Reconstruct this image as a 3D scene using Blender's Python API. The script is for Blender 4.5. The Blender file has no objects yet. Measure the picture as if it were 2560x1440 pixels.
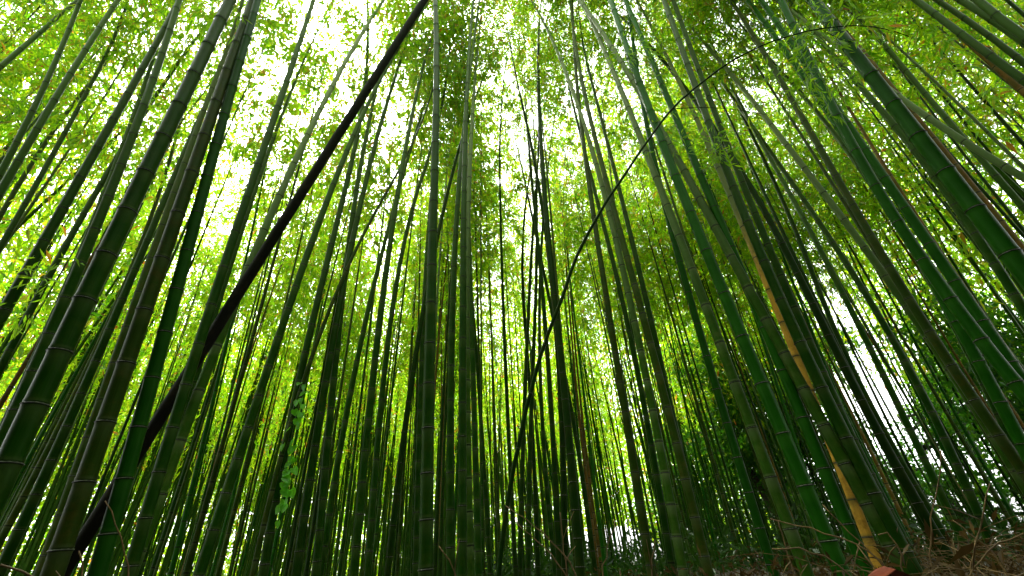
import bpy, math, random
import numpy as np
from mathutils import Vector, Matrix, Quaternion

# ------------------------------------------------------------------ camera, sky, sun, exposure
scene = bpy.context.scene
col = scene.collection
CAM_H = 0.42
cam_d = bpy.data.cameras.new('camera')
cam_d.lens = 15.58
cam_d.sensor_width = 36.0
cam_d.clip_start = 0.02
cam_d.clip_end = 2000
cam = bpy.data.objects.new('camera', cam_d)
col.objects.link(cam)
right = Vector((0.99764, 0.03675, -0.05798))
up = Vector((0.06865, -0.53408, 0.84264))
fwd = Vector((0.0, 0.84463, 0.53535))
cam.matrix_world = Matrix(((right.x, up.x, -fwd.x, 0), (right.y, up.y, -fwd.y, 0), (right.z, up.z, -fwd.z, CAM_H), (0, 0, 0, 1)))
scene.camera = cam

SUN_EL, SUN_AZ = math.radians(56), math.radians(-34)      # high, ahead and to the left, behind thin cloud
world = bpy.data.worlds.new("World")
scene.world = world
world.use_nodes = True
wn, wl = world.node_tree.nodes, world.node_tree.links
wn.clear()
sky = wn.new('ShaderNodeTexSky')
sky.sky_type = 'NISHITA'
sky.sun_disc = False
sky.sun_elevation = SUN_EL
sky.sun_rotation = SUN_AZ
sky.air_density = 1.0
sky.dust_density = 4.0
sky.ozone_density = 1.0
hsv = wn.new('ShaderNodeHueSaturation')                   # cloud cover: nearly colourless
hsv.inputs['Saturation'].default_value = 0.06
bg = wn.new('ShaderNodeBackground')
bg.inputs['Strength'].default_value = 0.14
wo = wn.new('ShaderNodeOutputWorld')
wl.new(sky.outputs[0], hsv.inputs['Color'])
wl.new(hsv.outputs[0], bg.inputs[0])
wl.new(bg.outputs[0], wo.inputs[0])

sun_d = bpy.data.lights.new('sun', 'SUN')
sun_d.energy = 1.5
sun_d.angle = math.radians(12)
sun_d.color = (1.0, 0.96, 0.88)
sun = bpy.data.objects.new('sun', sun_d)
col.objects.link(sun)
sdir = Vector((math.sin(SUN_AZ) * math.cos(SUN_EL), math.cos(SUN_AZ) * math.cos(SUN_EL), math.sin(SUN_EL)))
sun.rotation_euler = sdir.to_track_quat('Z', 'Y').to_euler()

vs = scene.view_settings
vs.view_transform = 'Standard'
vs.look = 'None'
vs.gamma = 1.0
vs.use_curve_mapping = False
vs.exposure = 3.12
scene.render.engine = 'CYCLES'
scene.cycles.use_denoising = True
scene.cycles.max_bounces = 9
scene.cycles.diffuse_bounces = 6
scene.cycles.glossy_bounces = 2
scene.cycles.transmission_bounces = 8
scene.cycles.sample_clamp_indirect = 8

rng = np.random.default_rng(11)
random.seed(5)

# ------------------------------------------------------------------ helpers
def mesh_from(name, V, quads, mats, tris=None, mi=None, attrs=None, uv=None, smooth=True):
    """One mesh from numpy arrays: V (n,3), quads (m,4), tris (k,3)."""
    me = bpy.data.meshes.new(name)
    V = np.asarray(V, np.float32)
    me.vertices.add(len(V))
    me.vertices.foreach_set('co', V.ravel())
    q = np.asarray(quads, np.int32).reshape(-1, 4) if quads is not None and len(quads) else np.zeros((0, 4), np.int32)
    t = np.asarray(tris, np.int32).reshape(-1, 3) if tris is not None and len(tris) else np.zeros((0, 3), np.int32)
    loops = np.concatenate([q.ravel(), t.ravel()])
    me.loops.add(len(loops))
    me.loops.foreach_set('vertex_index', loops)
    n = len(q) + len(t)
    me.polygons.add(n)
    start = np.concatenate([np.arange(len(q)) * 4, len(q) * 4 + np.arange(len(t)) * 3]).astype(np.int32)
    me.polygons.foreach_set('loop_start', start)
    me.polygons.foreach_set('use_smooth', np.full(n, smooth))
    for m in mats:
        me.materials.append(m)
    if mi is not None:
        me.polygons.foreach_set('material_index', np.asarray(mi, np.int32))
    me.update(calc_edges=True)
    if uv is not None:
        l = me.uv_layers.new(name='UVMap')
        l.data.foreach_set('uv', np.asarray(uv, np.float32)[loops].ravel())
    for k, v in (attrs or {}).items():
        a = me.attributes.new(k, 'FLOAT', 'POINT')
        a.data.foreach_set('value', np.asarray(v, np.float32))
    me.validate()
    return me

def link(name, me, parent=None, loc=(0, 0, 0), rot=None, scale=None, **props):
    o = bpy.data.objects.new(name, me)
    col.objects.link(o)
    if parent is not None:
        o.parent = parent
    o.location = loc
    if rot is not None:
        o.rotation_mode = 'QUATERNION'
        o.rotation_quaternion = rot
    if scale is not None:
        o.scale = scale
    for k, v in props.items():
        o[k] = v
    return o

def tube(P, R, sides, cap=True):
    """Swept tube: path P (n,3), radii R (n,). Returns V, quads, tris, uv."""
    P = np.asarray(P, float)
    R = np.asarray(R, float)
    n = len(P)
    T = np.gradient(P, axis=0)
    T /= np.linalg.norm(T, axis=1)[:, None] + 1e-12
    ref = np.array([0, 1.0, 0]) if abs(T[:, 1]).max() < .9 else np.array([1.0, 0, 0]) if abs(T[:, 0]).max() < .9 else np.array([.3, .2, .9])
    U = np.cross(T, ref)
    U /= np.linalg.norm(U, axis=1)[:, None] + 1e-12
    W = np.cross(T, U)
    a = np.arange(sides) * 2 * np.pi / sides
    V = P[:, None] + R[:, None, None] * (np.cos(a)[None, :, None] * U[:, None] + np.sin(a)[None, :, None] * W[:, None])
    V = V.reshape(-1, 3)
    i, j = np.meshgrid(np.arange(n - 1), np.arange(sides), indexing='ij')
    j2 = (j + 1) % sides
    q = np.stack([i * sides + j, i * sides + j2, (i + 1) * sides + j2, (i + 1) * sides + j], -1).reshape(-1, 4)
    L = np.concatenate([[0], np.cumsum(np.linalg.norm(np.diff(P, axis=0), axis=1))])
    uv = np.stack([np.tile(np.abs(np.arange(sides) / sides * 2 - 1), n), np.repeat(L, sides)], -1)
    tris = []
    if cap:
        V = np.vstack([V, P[0], P[-1]])
        uv = np.vstack([uv, [0, 0], [0, L[-1]]])
        c0, c1 = n * sides, n * sides + 1
        jj = np.arange(sides)
        tris = np.vstack([np.stack([np.full(sides, c0), (jj + 1) % sides, jj], -1),
                          np.stack([np.full(sides, c1), (n - 1) * sides + jj, (n - 1) * sides + (jj + 1) % sides], -1)])
    return V, q, tris, uv

class Parts:
    """Collects tubes or leaf soups into ONE mesh with material indices."""
    def __init__(self):
        self.V, self.Q, self.T, self.qm, self.tm, self.n = [], [], [], [], [], 0
    def add(self, V, Q=None, T=None, m=0):
        self.V.append(V)
        if Q is not None and len(Q):
            self.Q.append(np.asarray(Q) + self.n)
            self.qm.append(np.full(len(Q), m))
        if T is not None and len(T):
            self.T.append(np.asarray(T) + self.n)
            self.tm.append(np.full(len(T), m))
        self.n += len(V)
    def mesh(self, name, mats, smooth=False):
        V = np.vstack(self.V)
        Q = np.vstack(self.Q) if self.Q else None
        T = np.vstack(self.T) if self.T else None
        mi = np.concatenate(self.qm + self.tm)
        return mesh_from(name, V, Q, mats, T, mi, smooth=smooth)

# ------------------------------------------------------------------ materials
def new_mat(name):
    m = bpy.data.materials.new(name)
    m.use_nodes = True
    m.node_tree.nodes.clear()
    nd, ln = m.node_tree.nodes, m.node_tree.links
    out = nd.new('ShaderNodeOutputMaterial')
    return m, nd, ln, out

def mixc(nd, ln, fac, a, b):
    n = nd.new('ShaderNodeMix')
    n.data_type = 'RGBA'
    for sock, v in ((n.inputs[0], fac), (n.inputs[6], a), (n.inputs[7], b)):
        if isinstance(v, (int, float)):
            sock.default_value = v
        elif isinstance(v, tuple):
            sock.default_value = (*v, 1)
        else:
            ln.new(v, sock)
    return n.outputs[2]

def ramp(nd, ln, fac, stops, constant=False):
    r = nd.new('ShaderNodeValToRGB')
    r.color_ramp.interpolation = 'CONSTANT' if constant else 'LINEAR'
    e = r.color_ramp.elements
    while len(e) < len(stops):
        e.new(0.5)
    for k, (p, c) in enumerate(stops):
        e[k].position = p
        e[k].color = (*c, 1) if isinstance(c, tuple) else (c, c, c, 1)
    ln.new(fac, r.inputs[0])
    return r.outputs[0]

def culm_mat(name, base, pale, blotch, blotch_amt, rough=.34, streak=.30):
    m, nd, ln, out = new_mat(name)
    uv = nd.new('ShaderNodeUVMap')
    mp = nd.new('ShaderNodeMapping')
    mp.inputs['Scale'].default_value = (26, 1.1, 1)
    ln.new(uv.outputs[0], mp.inputs[0])
    oi = nd.new('ShaderNodeObjectInfo')
    add = nd.new('ShaderNodeVectorMath')
    add.operation = 'ADD'
    ln.new(mp.outputs[0], add.inputs[0])
    cmb = nd.new('ShaderNodeCombineXYZ')
    mul = nd.new('ShaderNodeMath'); mul.operation = 'MULTIPLY'; mul.inputs[1].default_value = 91.0
    ln.new(oi.outputs['Random'], mul.inputs[0])
    ln.new(mul.outputs[0], cmb.inputs[2])
    ln.new(cmb.outputs[0], add.inputs[1])
    n1 = nd.new('ShaderNodeTexNoise')                       # fibres along the culm
    n1.inputs['Scale'].default_value = 1.0
    n1.inputs['Detail'].default_value = 4
    ln.new(add.outputs[0], n1.inputs['Vector'])
    tc = nd.new('ShaderNodeTexCoord')
    n2 = nd.new('ShaderNodeTexNoise')                       # lichen and weathering
    n2.inputs['Scale'].default_value = 7.0
    n2.inputs['Detail'].default_value = 6
    n2.inputs['Roughness'].default_value = .7
    ln.new(tc.outputs['Object'], n2.inputs['Vector'])
    n3 = nd.new('ShaderNodeTexNoise')
    n3.inputs['Scale'].default_value = 1.3
    ln.new(tc.outputs['Object'], n3.inputs['Vector'])
    c = mixc(nd, ln, ramp(nd, ln, n1.outputs[0], [(.32, 0.0), (.72, streak)]), base, tuple(2.2 * v + .004 for v in base))
    c = mixc(nd, ln, ramp(nd, ln, n2.outputs[0], [(.48, 0.0), (.66, blotch_amt)]), c, blotch)
    c = mixc(nd, ln, ramp(nd, ln, n3.outputs[0], [(.4, 0.0), (.75, .45)]), c, tuple(.55 * v for v in base))
    ab = nd.new('ShaderNodeAttribute'); ab.attribute_name = 'bloom_and_sheen'  # powder below the nodes plus painted light of the upper culm
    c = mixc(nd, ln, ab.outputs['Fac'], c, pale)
    asc = nd.new('ShaderNodeAttribute'); asc.attribute_name = 'scar'
    c = mixc(nd, ln, asc.outputs['Fac'], c, (.012, .014, .008))
    hs = nd.new('ShaderNodeHueSaturation')
    mr = nd.new('ShaderNodeMapRange')
    mr.inputs['To Min'].default_value = .75
    mr.inputs['To Max'].default_value = 1.25
    ln.new(oi.outputs['Random'], mr.inputs['Value'])
    ln.new(mr.outputs[0], hs.inputs['Value'])
    ln.new(c, hs.inputs['Color'])
    b = nd.new('ShaderNodeBsdfPrincipled')
    ln.new(hs.outputs[0], b.inputs['Base Color'])
    rr = nd.new('ShaderNodeMapRange')
    rr.inputs['To Min'].default_value = rough - .08
    rr.inputs['To Max'].default_value = rough + .2
    ln.new(n2.outputs[0], rr.inputs['Value'])
    ln.new(rr.outputs[0], b.inputs['Roughness'])
    b.inputs['Specular IOR Level'].default_value = .07
    b.inputs['Specular Tint'].default_value = (.55, 1, .35, 1)
    bu = nd.new('ShaderNodeBump')
    bu.inputs['Strength'].default_value = .12
    bu.inputs['Distance'].default_value = .002
    ln.new(n1.outputs[0], bu.inputs['Height'])
    ln.new(bu.outputs[0], b.inputs['Normal'])
    ln.new(b.outputs[0], out.inputs[0])
    return m

def leaf_mat(name, stops, tstops, trans=.68, gloss=.03):
    m, nd, ln, out = new_mat(name)
    g = nd.new('ShaderNodeNewGeometry')
    c = ramp(nd, ln, g.outputs['Random Per Island'], stops)
    t = ramp(nd, ln, g.outputs['Random Per Island'], tstops)
    d = nd.new('ShaderNodeBsdfDiffuse')
    tr = nd.new('ShaderNodeBsdfTranslucent')
    gl = nd.new('ShaderNodeBsdfGlossy')
    gl.inputs['Roughness'].default_value = .35
    gl.inputs['Color'].default_value = (.7, .8, .7, 1)
    ln.new(c, d.inputs[0])
    ln.new(t, tr.inputs[0])
    m1 = nd.new('ShaderNodeMixShader')
    m1.inputs[0].default_value = trans
    ln.new(d.outputs[0], m1.inputs[1])
    ln.new(tr.outputs[0], m1.inputs[2])
    m2 = nd.new('ShaderNodeMixShader')
    m2.inputs[0].default_value = gloss
    ln.new(m1.outputs[0], m2.inputs[1])
    ln.new(gl.outputs[0], m2.inputs[2])
    ln.new(m2.outputs[0], out.inputs[0])
    return m

def plain_mat(name, a, b, scale=12, rough=.7):
    m, nd, ln, out = new_mat(name)
    tc = nd.new('ShaderNodeTexCoord')
    n = nd.new('ShaderNodeTexNoise')
    n.inputs['Scale'].default_value = scale
    n.inputs['Detail'].default_value = 6
    ln.new(tc.outputs['Object'], n.inputs['Vector'])
    p = nd.new('ShaderNodeBsdfPrincipled')
    ln.new(mixc(nd, ln, ramp(nd, ln, n.outputs[0], [(.3, 0.0), (.7, 1.0)]), a, b), p.inputs['Base Color'])
    p.inputs['Roughness'].default_value = rough
    bu = nd.new('ShaderNodeBump')
    bu.inputs['Strength'].default_value = .5
    bu.inputs['Distance'].default_value = .01
    ln.new(n.outputs[0], bu.inputs['Height'])
    ln.new(bu.outputs[0], p.inputs['Normal'])
    ln.new(p.outputs[0], out.inputs[0])
    return m

M = {
    'g': culm_mat('culm_fresh_green', (.005, .045, .001), (.035, .14, .012), (.015, .075, .004), .3),
    'm': culm_mat('culm_green', (.007, .036, .001), (.095, .145, .045), (.038, .062, .004), .45),
    'o': culm_mat('culm_old_olive', (.014, .033, .0015), (.10, .13, .05), (.050, .045, .006), .7, rough=.42),
    'p': culm_mat('culm_pale_green', (.018, .056, .003), (.18, .23, .10), (.07, .10, .02), .5, rough=.38),
    'd': culm_mat('culm_dark_green', (.005, .021, .001), (.035, .065, .010), (.03, .032, .004), .5, rough=.4),
    't': culm_mat('culm_dead_tan', (.40, .225, .028), (.10, .14, .05), (.16, .085, .015), .85, rough=.55),
    'b': culm_mat('culm_dying_brown', (.075, .050, .010), (.20, .17, .08), (.20, .09, .02), .8, rough=.5),
    'k': culm_mat('dead_pole_dark', (.008, .007, .006), (.03, .028, .024), (.022, .017, .011), .8, rough=.5),
}
M['ring_dark'] = plain_mat('node_groove', (.010, .011, .006), (.022, .022, .012), 60, .6)
M['ring_pale'] = plain_mat('node_wax', (.07, .10, .045), (.14, .17, .09), 60, .6)
M['twig'] = plain_mat('bamboo_twig', (.06, .075, .02), (.11, .10, .03), 20, .6)
M['dry'] = plain_mat('dry_twig', (.06, .035, .007), (.17, .10, .02), 25, .7)
M['bark'] = plain_mat('tree_bark', (.025, .02, .014), (.06, .05, .035), 14, .9)
GREEN = [(0, (.018, .080, .004)), (.45, (.060, .14, .005)), (.80, (.12, .18, .006)), (.93, (.16, .165, .018)), (.97, (.30, .14, .015)), (1, (.34, .10, .012))]
TRANS = [(0, (.13, .44, .006)), (.45, (.36, .66, .008)), (.80, (.56, .74, .010)), (.93, (.42, .42, .03)), (.97, (.55, .26, .02)), (1, (.5, .16, .02))]
M['leaf'] = leaf_mat('bamboo_leaf', GREEN, TRANS)
M['fresh'] = leaf_mat('fresh_leaf', [(0, (.05, .14, .004)), (1, (.09, .17, .006))], [(0, (.22, .52, .008)), (1, (.36, .60, .010))], trans=.5)
M['vine_leaf'] = leaf_mat('vine_leaf', [(0, (.06, .26, .003)), (1, (.11, .36, .005))], [(0, (.15, .62, .015)), (1, (.25, .72, .02))], trans=.5)
M['broad'] = leaf_mat('broadleaf_leaf', [(0, (.010, .05, .004)), (.7, (.018, .075, .005)), (1, (.05, .10, .006))],
                      [(0, (.04, .20, .006)), (.7, (.09, .32, .008)), (1, (.22, .42, .012))], trans=.5)
M['shade_thicket'] = leaf_mat('evergreen_leaf', [(0, (.008, .03, .003)), (1, (.02, .05, .004))], [(0, (.02, .08, .004)), (1, (.04, .12, .005))], trans=.25)  # passes little light, for the added leaf screen; the scrub shares it
M['drygrass'] = leaf_mat('dry_leaf', [(0, (.03, .018, .005)), (1, (.10, .055, .014))], [(0, (.05, .03, .008)), (1, (.10, .055, .012))], trans=.3, gloss=.02)
M['orange'] = plain_mat('orange_leaf', (.20, .028, .003), (.11, .018, .003), 45, .95)
M['strip'] = plain_mat('pale_strip', (.5, .52, .46), (.62, .62, .55), 8, .8)

# ------------------------------------------------------------------ ground
def ground_h(x, y):
    x, y = np.asarray(x, float), np.asarray(y, float)
    s = np.clip((x - .6) / 3.2, 0, 1)
    bank = .13 * s * s * (3 - 2 * s) * np.clip((y + 2) / 3, 0, 1) * np.clip((26 - y) / 16, 0, 1)
    w = .05 * np.sin(1.7 * x + .6 * y) * np.cos(1.3 * y - .4 * x) + .03 * np.sin(3.9 * x - 2.7 * y)
    r = np.hypot(x, y)
    return bank + w * np.clip(r / 2, 0, 1) * np.clip((90 - r) / 60, 0, 1)

gx = np.concatenate([-np.geomspace(900, 14, 12), np.linspace(-12, 12, 97), np.geomspace(14, 900, 12)])
GX, GY = np.meshgrid(gx, gx, indexing='ij')
nG = len(gx)
gi, gj = np.meshgrid(np.arange(nG - 1), np.arange(nG - 1), indexing='ij')
gq = np.stack([gi * nG + gj, (gi + 1) * nG + gj, (gi + 1) * nG + gj + 1, gi * nG + gj + 1], -1).reshape(-1, 4)
m_ground = plain_mat('leaf_litter', (.014, .010, .004), (.045, .032, .013), 3.5, .95)
link('ground', mesh_from('ground', np.stack([GX, GY, ground_h(GX, GY)], -1).reshape(-1, 3), gq, [m_ground]), kind='structure')

# ------------------------------------------------------------------ bamboo
def leaf_soup(B, D, L, Wd, droop=.25, sides=None):
    """Folded lance leaves as two triangles each. B base (n,3), D unit direction, L length, Wd half width."""
    n = len(B)
    ref = rng.normal(size=(n, 3))
    S = np.cross(D, ref)
    S /= np.linalg.norm(S, axis=1)[:, None] + 1e-9
    N = np.cross(S, D)
    tip = B + D * L[:, None]
    tip[:, 2] -= droop * L * .6
    mid = B + D * (L * .42)[:, None]
    fold = N * (Wd * .35)[:, None]
    l = mid + S * Wd[:, None] + fold
    r = mid - S * Wd[:, None] + fold
    V = np.stack([B, l, tip, r], 1).reshape(-1, 3)
    k = np.arange(n) * 4
    T = np.stack([np.stack([k, k + 2, k + 1], -1), np.stack([k, k + 3, k + 2], -1)], 1).reshape(-1, 3)
    return V, T

def branch_leaves(pts, n_tw, per, l0, l1, spread=.16):
    """Clusters of drooping leaves along one branch path."""
    s = rng.uniform(.22, 1.0, n_tw) ** .8
    idx = s * (len(pts) - 1)
    i = np.minimum(idx.astype(int), len(pts) - 2)
    f = (idx - i)[:, None]
    c = pts[i] * (1 - f) + pts[i + 1] * f
    out = (pts[-1] - pts[0])
    out = out / np.linalg.norm(out)
    tw = out[None] * .6 + rng.normal(size=(n_tw, 3)) * .75
    tw /= np.linalg.norm(tw, axis=1)[:, None]
    tip = c + tw * rng.uniform(.08, .34, n_tw)[:, None]
    B = np.repeat(tip, per, 0) + rng.normal(size=(n_tw * per, 3)) * spread * .32
    D = np.repeat(tw, per, 0) * .55 + rng.normal(size=(n_tw * per, 3)) * .62 + np.array([0, 0, -.58])
    D /= np.linalg.norm(D, axis=1)[:, None]
    L = rng.uniform(l0, l1, n_tw * per)
    return B, D, L

def crown_piece(P, z0, z1, step, rad_f, axis_f, l0=.075, l1=.15, n_tw=11, per=6, wid=.085, twigs=True):
    """Branches with leaves for the stretch z0..z1 of a culm; rad_f(z) = branch length; axis_f(z) = axis point."""
    z = z0
    phi = rng.uniform(0, 2 * np.pi)
    while z < z1:
        phi += np.pi + rng.normal() * .5
        for b in range(2):
            a = phi + (b - .5) * 1.1 + rng.normal() * .25
            Lb = rad_f(z) * rng.uniform(.65, 1.2)
            if Lb < .12:
                continue
            el = rng.uniform(.25, .95)
            t = np.linspace(0, 1, 5)[:, None]
            d = np.array([np.cos(a) * np.cos(el), np.sin(a) * np.cos(el), np.sin(el)])
            pts = axis_f(z)[None] + d * t * Lb + np.array([0, 0, -.45 * Lb]) * t ** 2.2
            if twigs:
                V, Q, T_, _ = tube(pts, np.linspace(.0065, .002, 5), 3, cap=False)
                P.add(V, Q, None, 1)
            k = max(3, int(n_tw * Lb / .9))
            B, D, L = branch_leaves(pts, k, per, l0, l1)
            V, T = leaf_soup(B, D, L, L * wid)
            P.add(V, None, T, 0)
        z += step * rng.uniform(.8, 1.2)

def seg_len(h, H, k):
    s = (.265 + .062 * h) if h < 4.5 else .545
    if h > .55 * H:
        s *= 1 - .65 * (h - .55 * H) / (.45 * H)
    return max(.12, s * k)

def radius_at(h, r0, H):
    t = np.clip(np.asarray(h, float) / H, 0, 1)
    return r0 * (1 - .25 * t - .66 * t ** 2.2) + .0012

def node_heights(H, known=(), k=1.0):
    known = [z for z in known]
    if known:
        zs = list(known)
        z = zs[0]
        g = (zs[1] - zs[0]) * .97
        while z > .14:
            z -= g
            g = max(.09, g * .93)
            if z > .03:
                zs.insert(0, z)
        z = zs[-1]
        kk = min(1.35, max(.7, (zs[-1] - zs[-2]) / seg_len(zs[-2], H, 1)))
    else:
        zs, z, kk = [], rng.uniform(.02, .2), k
        zs.append(z)
    while z < H - .25:
        z += seg_len(z, H, kk)
        zs.append(z)
    return [z for z in zs if z < H - .1]

def culm_mesh(name, axis_f, r0, H, nodes, mat, sides=12, zlow=-.12, pale_top=None, slim=0):
    """A jointed culm: a swollen joint with a dark groove at each node."""
    zz, rr, sc, bl = [zlow], [1.0], [0], [0]
    for z in nodes:
        for dz, f, s, b in ((-.13, 1, 0, 0), (-.035, 1.0, 0, .22), (-.009, 1.03, 0, .45), (-.004, 1.085, 1, 0), (.003, 1.06, 1, 0), (.008, 1.005, .6, 0), (.014, 1.05, 0, .35), (.032, 1.0, 0, 0)):
            if z + dz > zz[-1] + .0015:
                zz.append(z + dz); rr.append(f); sc.append(s); bl.append(b)
    zz.append(H); rr.append(.6); sc.append(0); bl.append(0)
    zz = np.array(zz)
    R = radius_at(np.maximum(zz, 0), r0, H) * np.array(rr) * (1 - slim * np.clip(zz / H, 0, 1))
    if pale_top:                                                # light on the upper culm painted as paleness; tan culm truly greys
        bl = np.maximum(bl, np.clip((zz - pale_top[0]) / (pale_top[1] - pale_top[0]), 0, 1) * pale_top[2])
    P = np.array([axis_f(z) for z in zz])
    V, Q, T, uv = tube(P, R, sides)
    ex = [0, 0]
    uv[:len(zz) * sides, 1] = np.repeat(zz, sides)
    return mesh_from(name, V, Q, [mat], T, None, {'scar': np.concatenate([np.repeat(sc, sides), ex]), 'bloom_and_sheen': np.concatenate([np.repeat(bl, sides), ex])}, uv)

# shared ring for the joints: a dark groove under a pale waxy lip, unit radius
def ring_mesh():
    sides = 12
    prof = [(-.16, 1.0), (-.07, 1.12), (.05, 1.10), (.16, 1.02)]
    a = np.arange(sides) * 2 * np.pi / sides
    V = np.vstack([np.stack([np.cos(a) * r, np.sin(a) * r, np.full(sides, z)], -1) for z, r in prof])
    i, j = np.meshgrid(np.arange(3), np.arange(sides), indexing='ij')
    j2 = (j + 1) % sides
    Q = np.stack([i * sides + j, i * sides + j2, (i + 1) * sides + j2, (i + 1) * sides + j], -1).reshape(-1, 4)
    return mesh_from('node_ring', V, Q, [M['ring_dark'], M['ring_pale']], None, np.repeat([0, 0, 1], sides))
RING = ring_mesh()

def taper(t):                                              # crown outline along its own length 0..1
    return (min(1, .35 + t / .22)) * (1 - t) ** .55 + .05

# crown pieces shared by the front culms: 1 m of crown each
PIECES = []
for v in range(10):
    P = Parts()
    crown_piece(P, 0, 1.0, .33, lambda z: 1.05, lambda z: np.array([0, 0, z]), n_tw=7, per=9, l0=.12, l1=.22, wid=.095)
    PIECES.append(P.mesh('foliage', [M['leaf'], M['twig']]))

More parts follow.
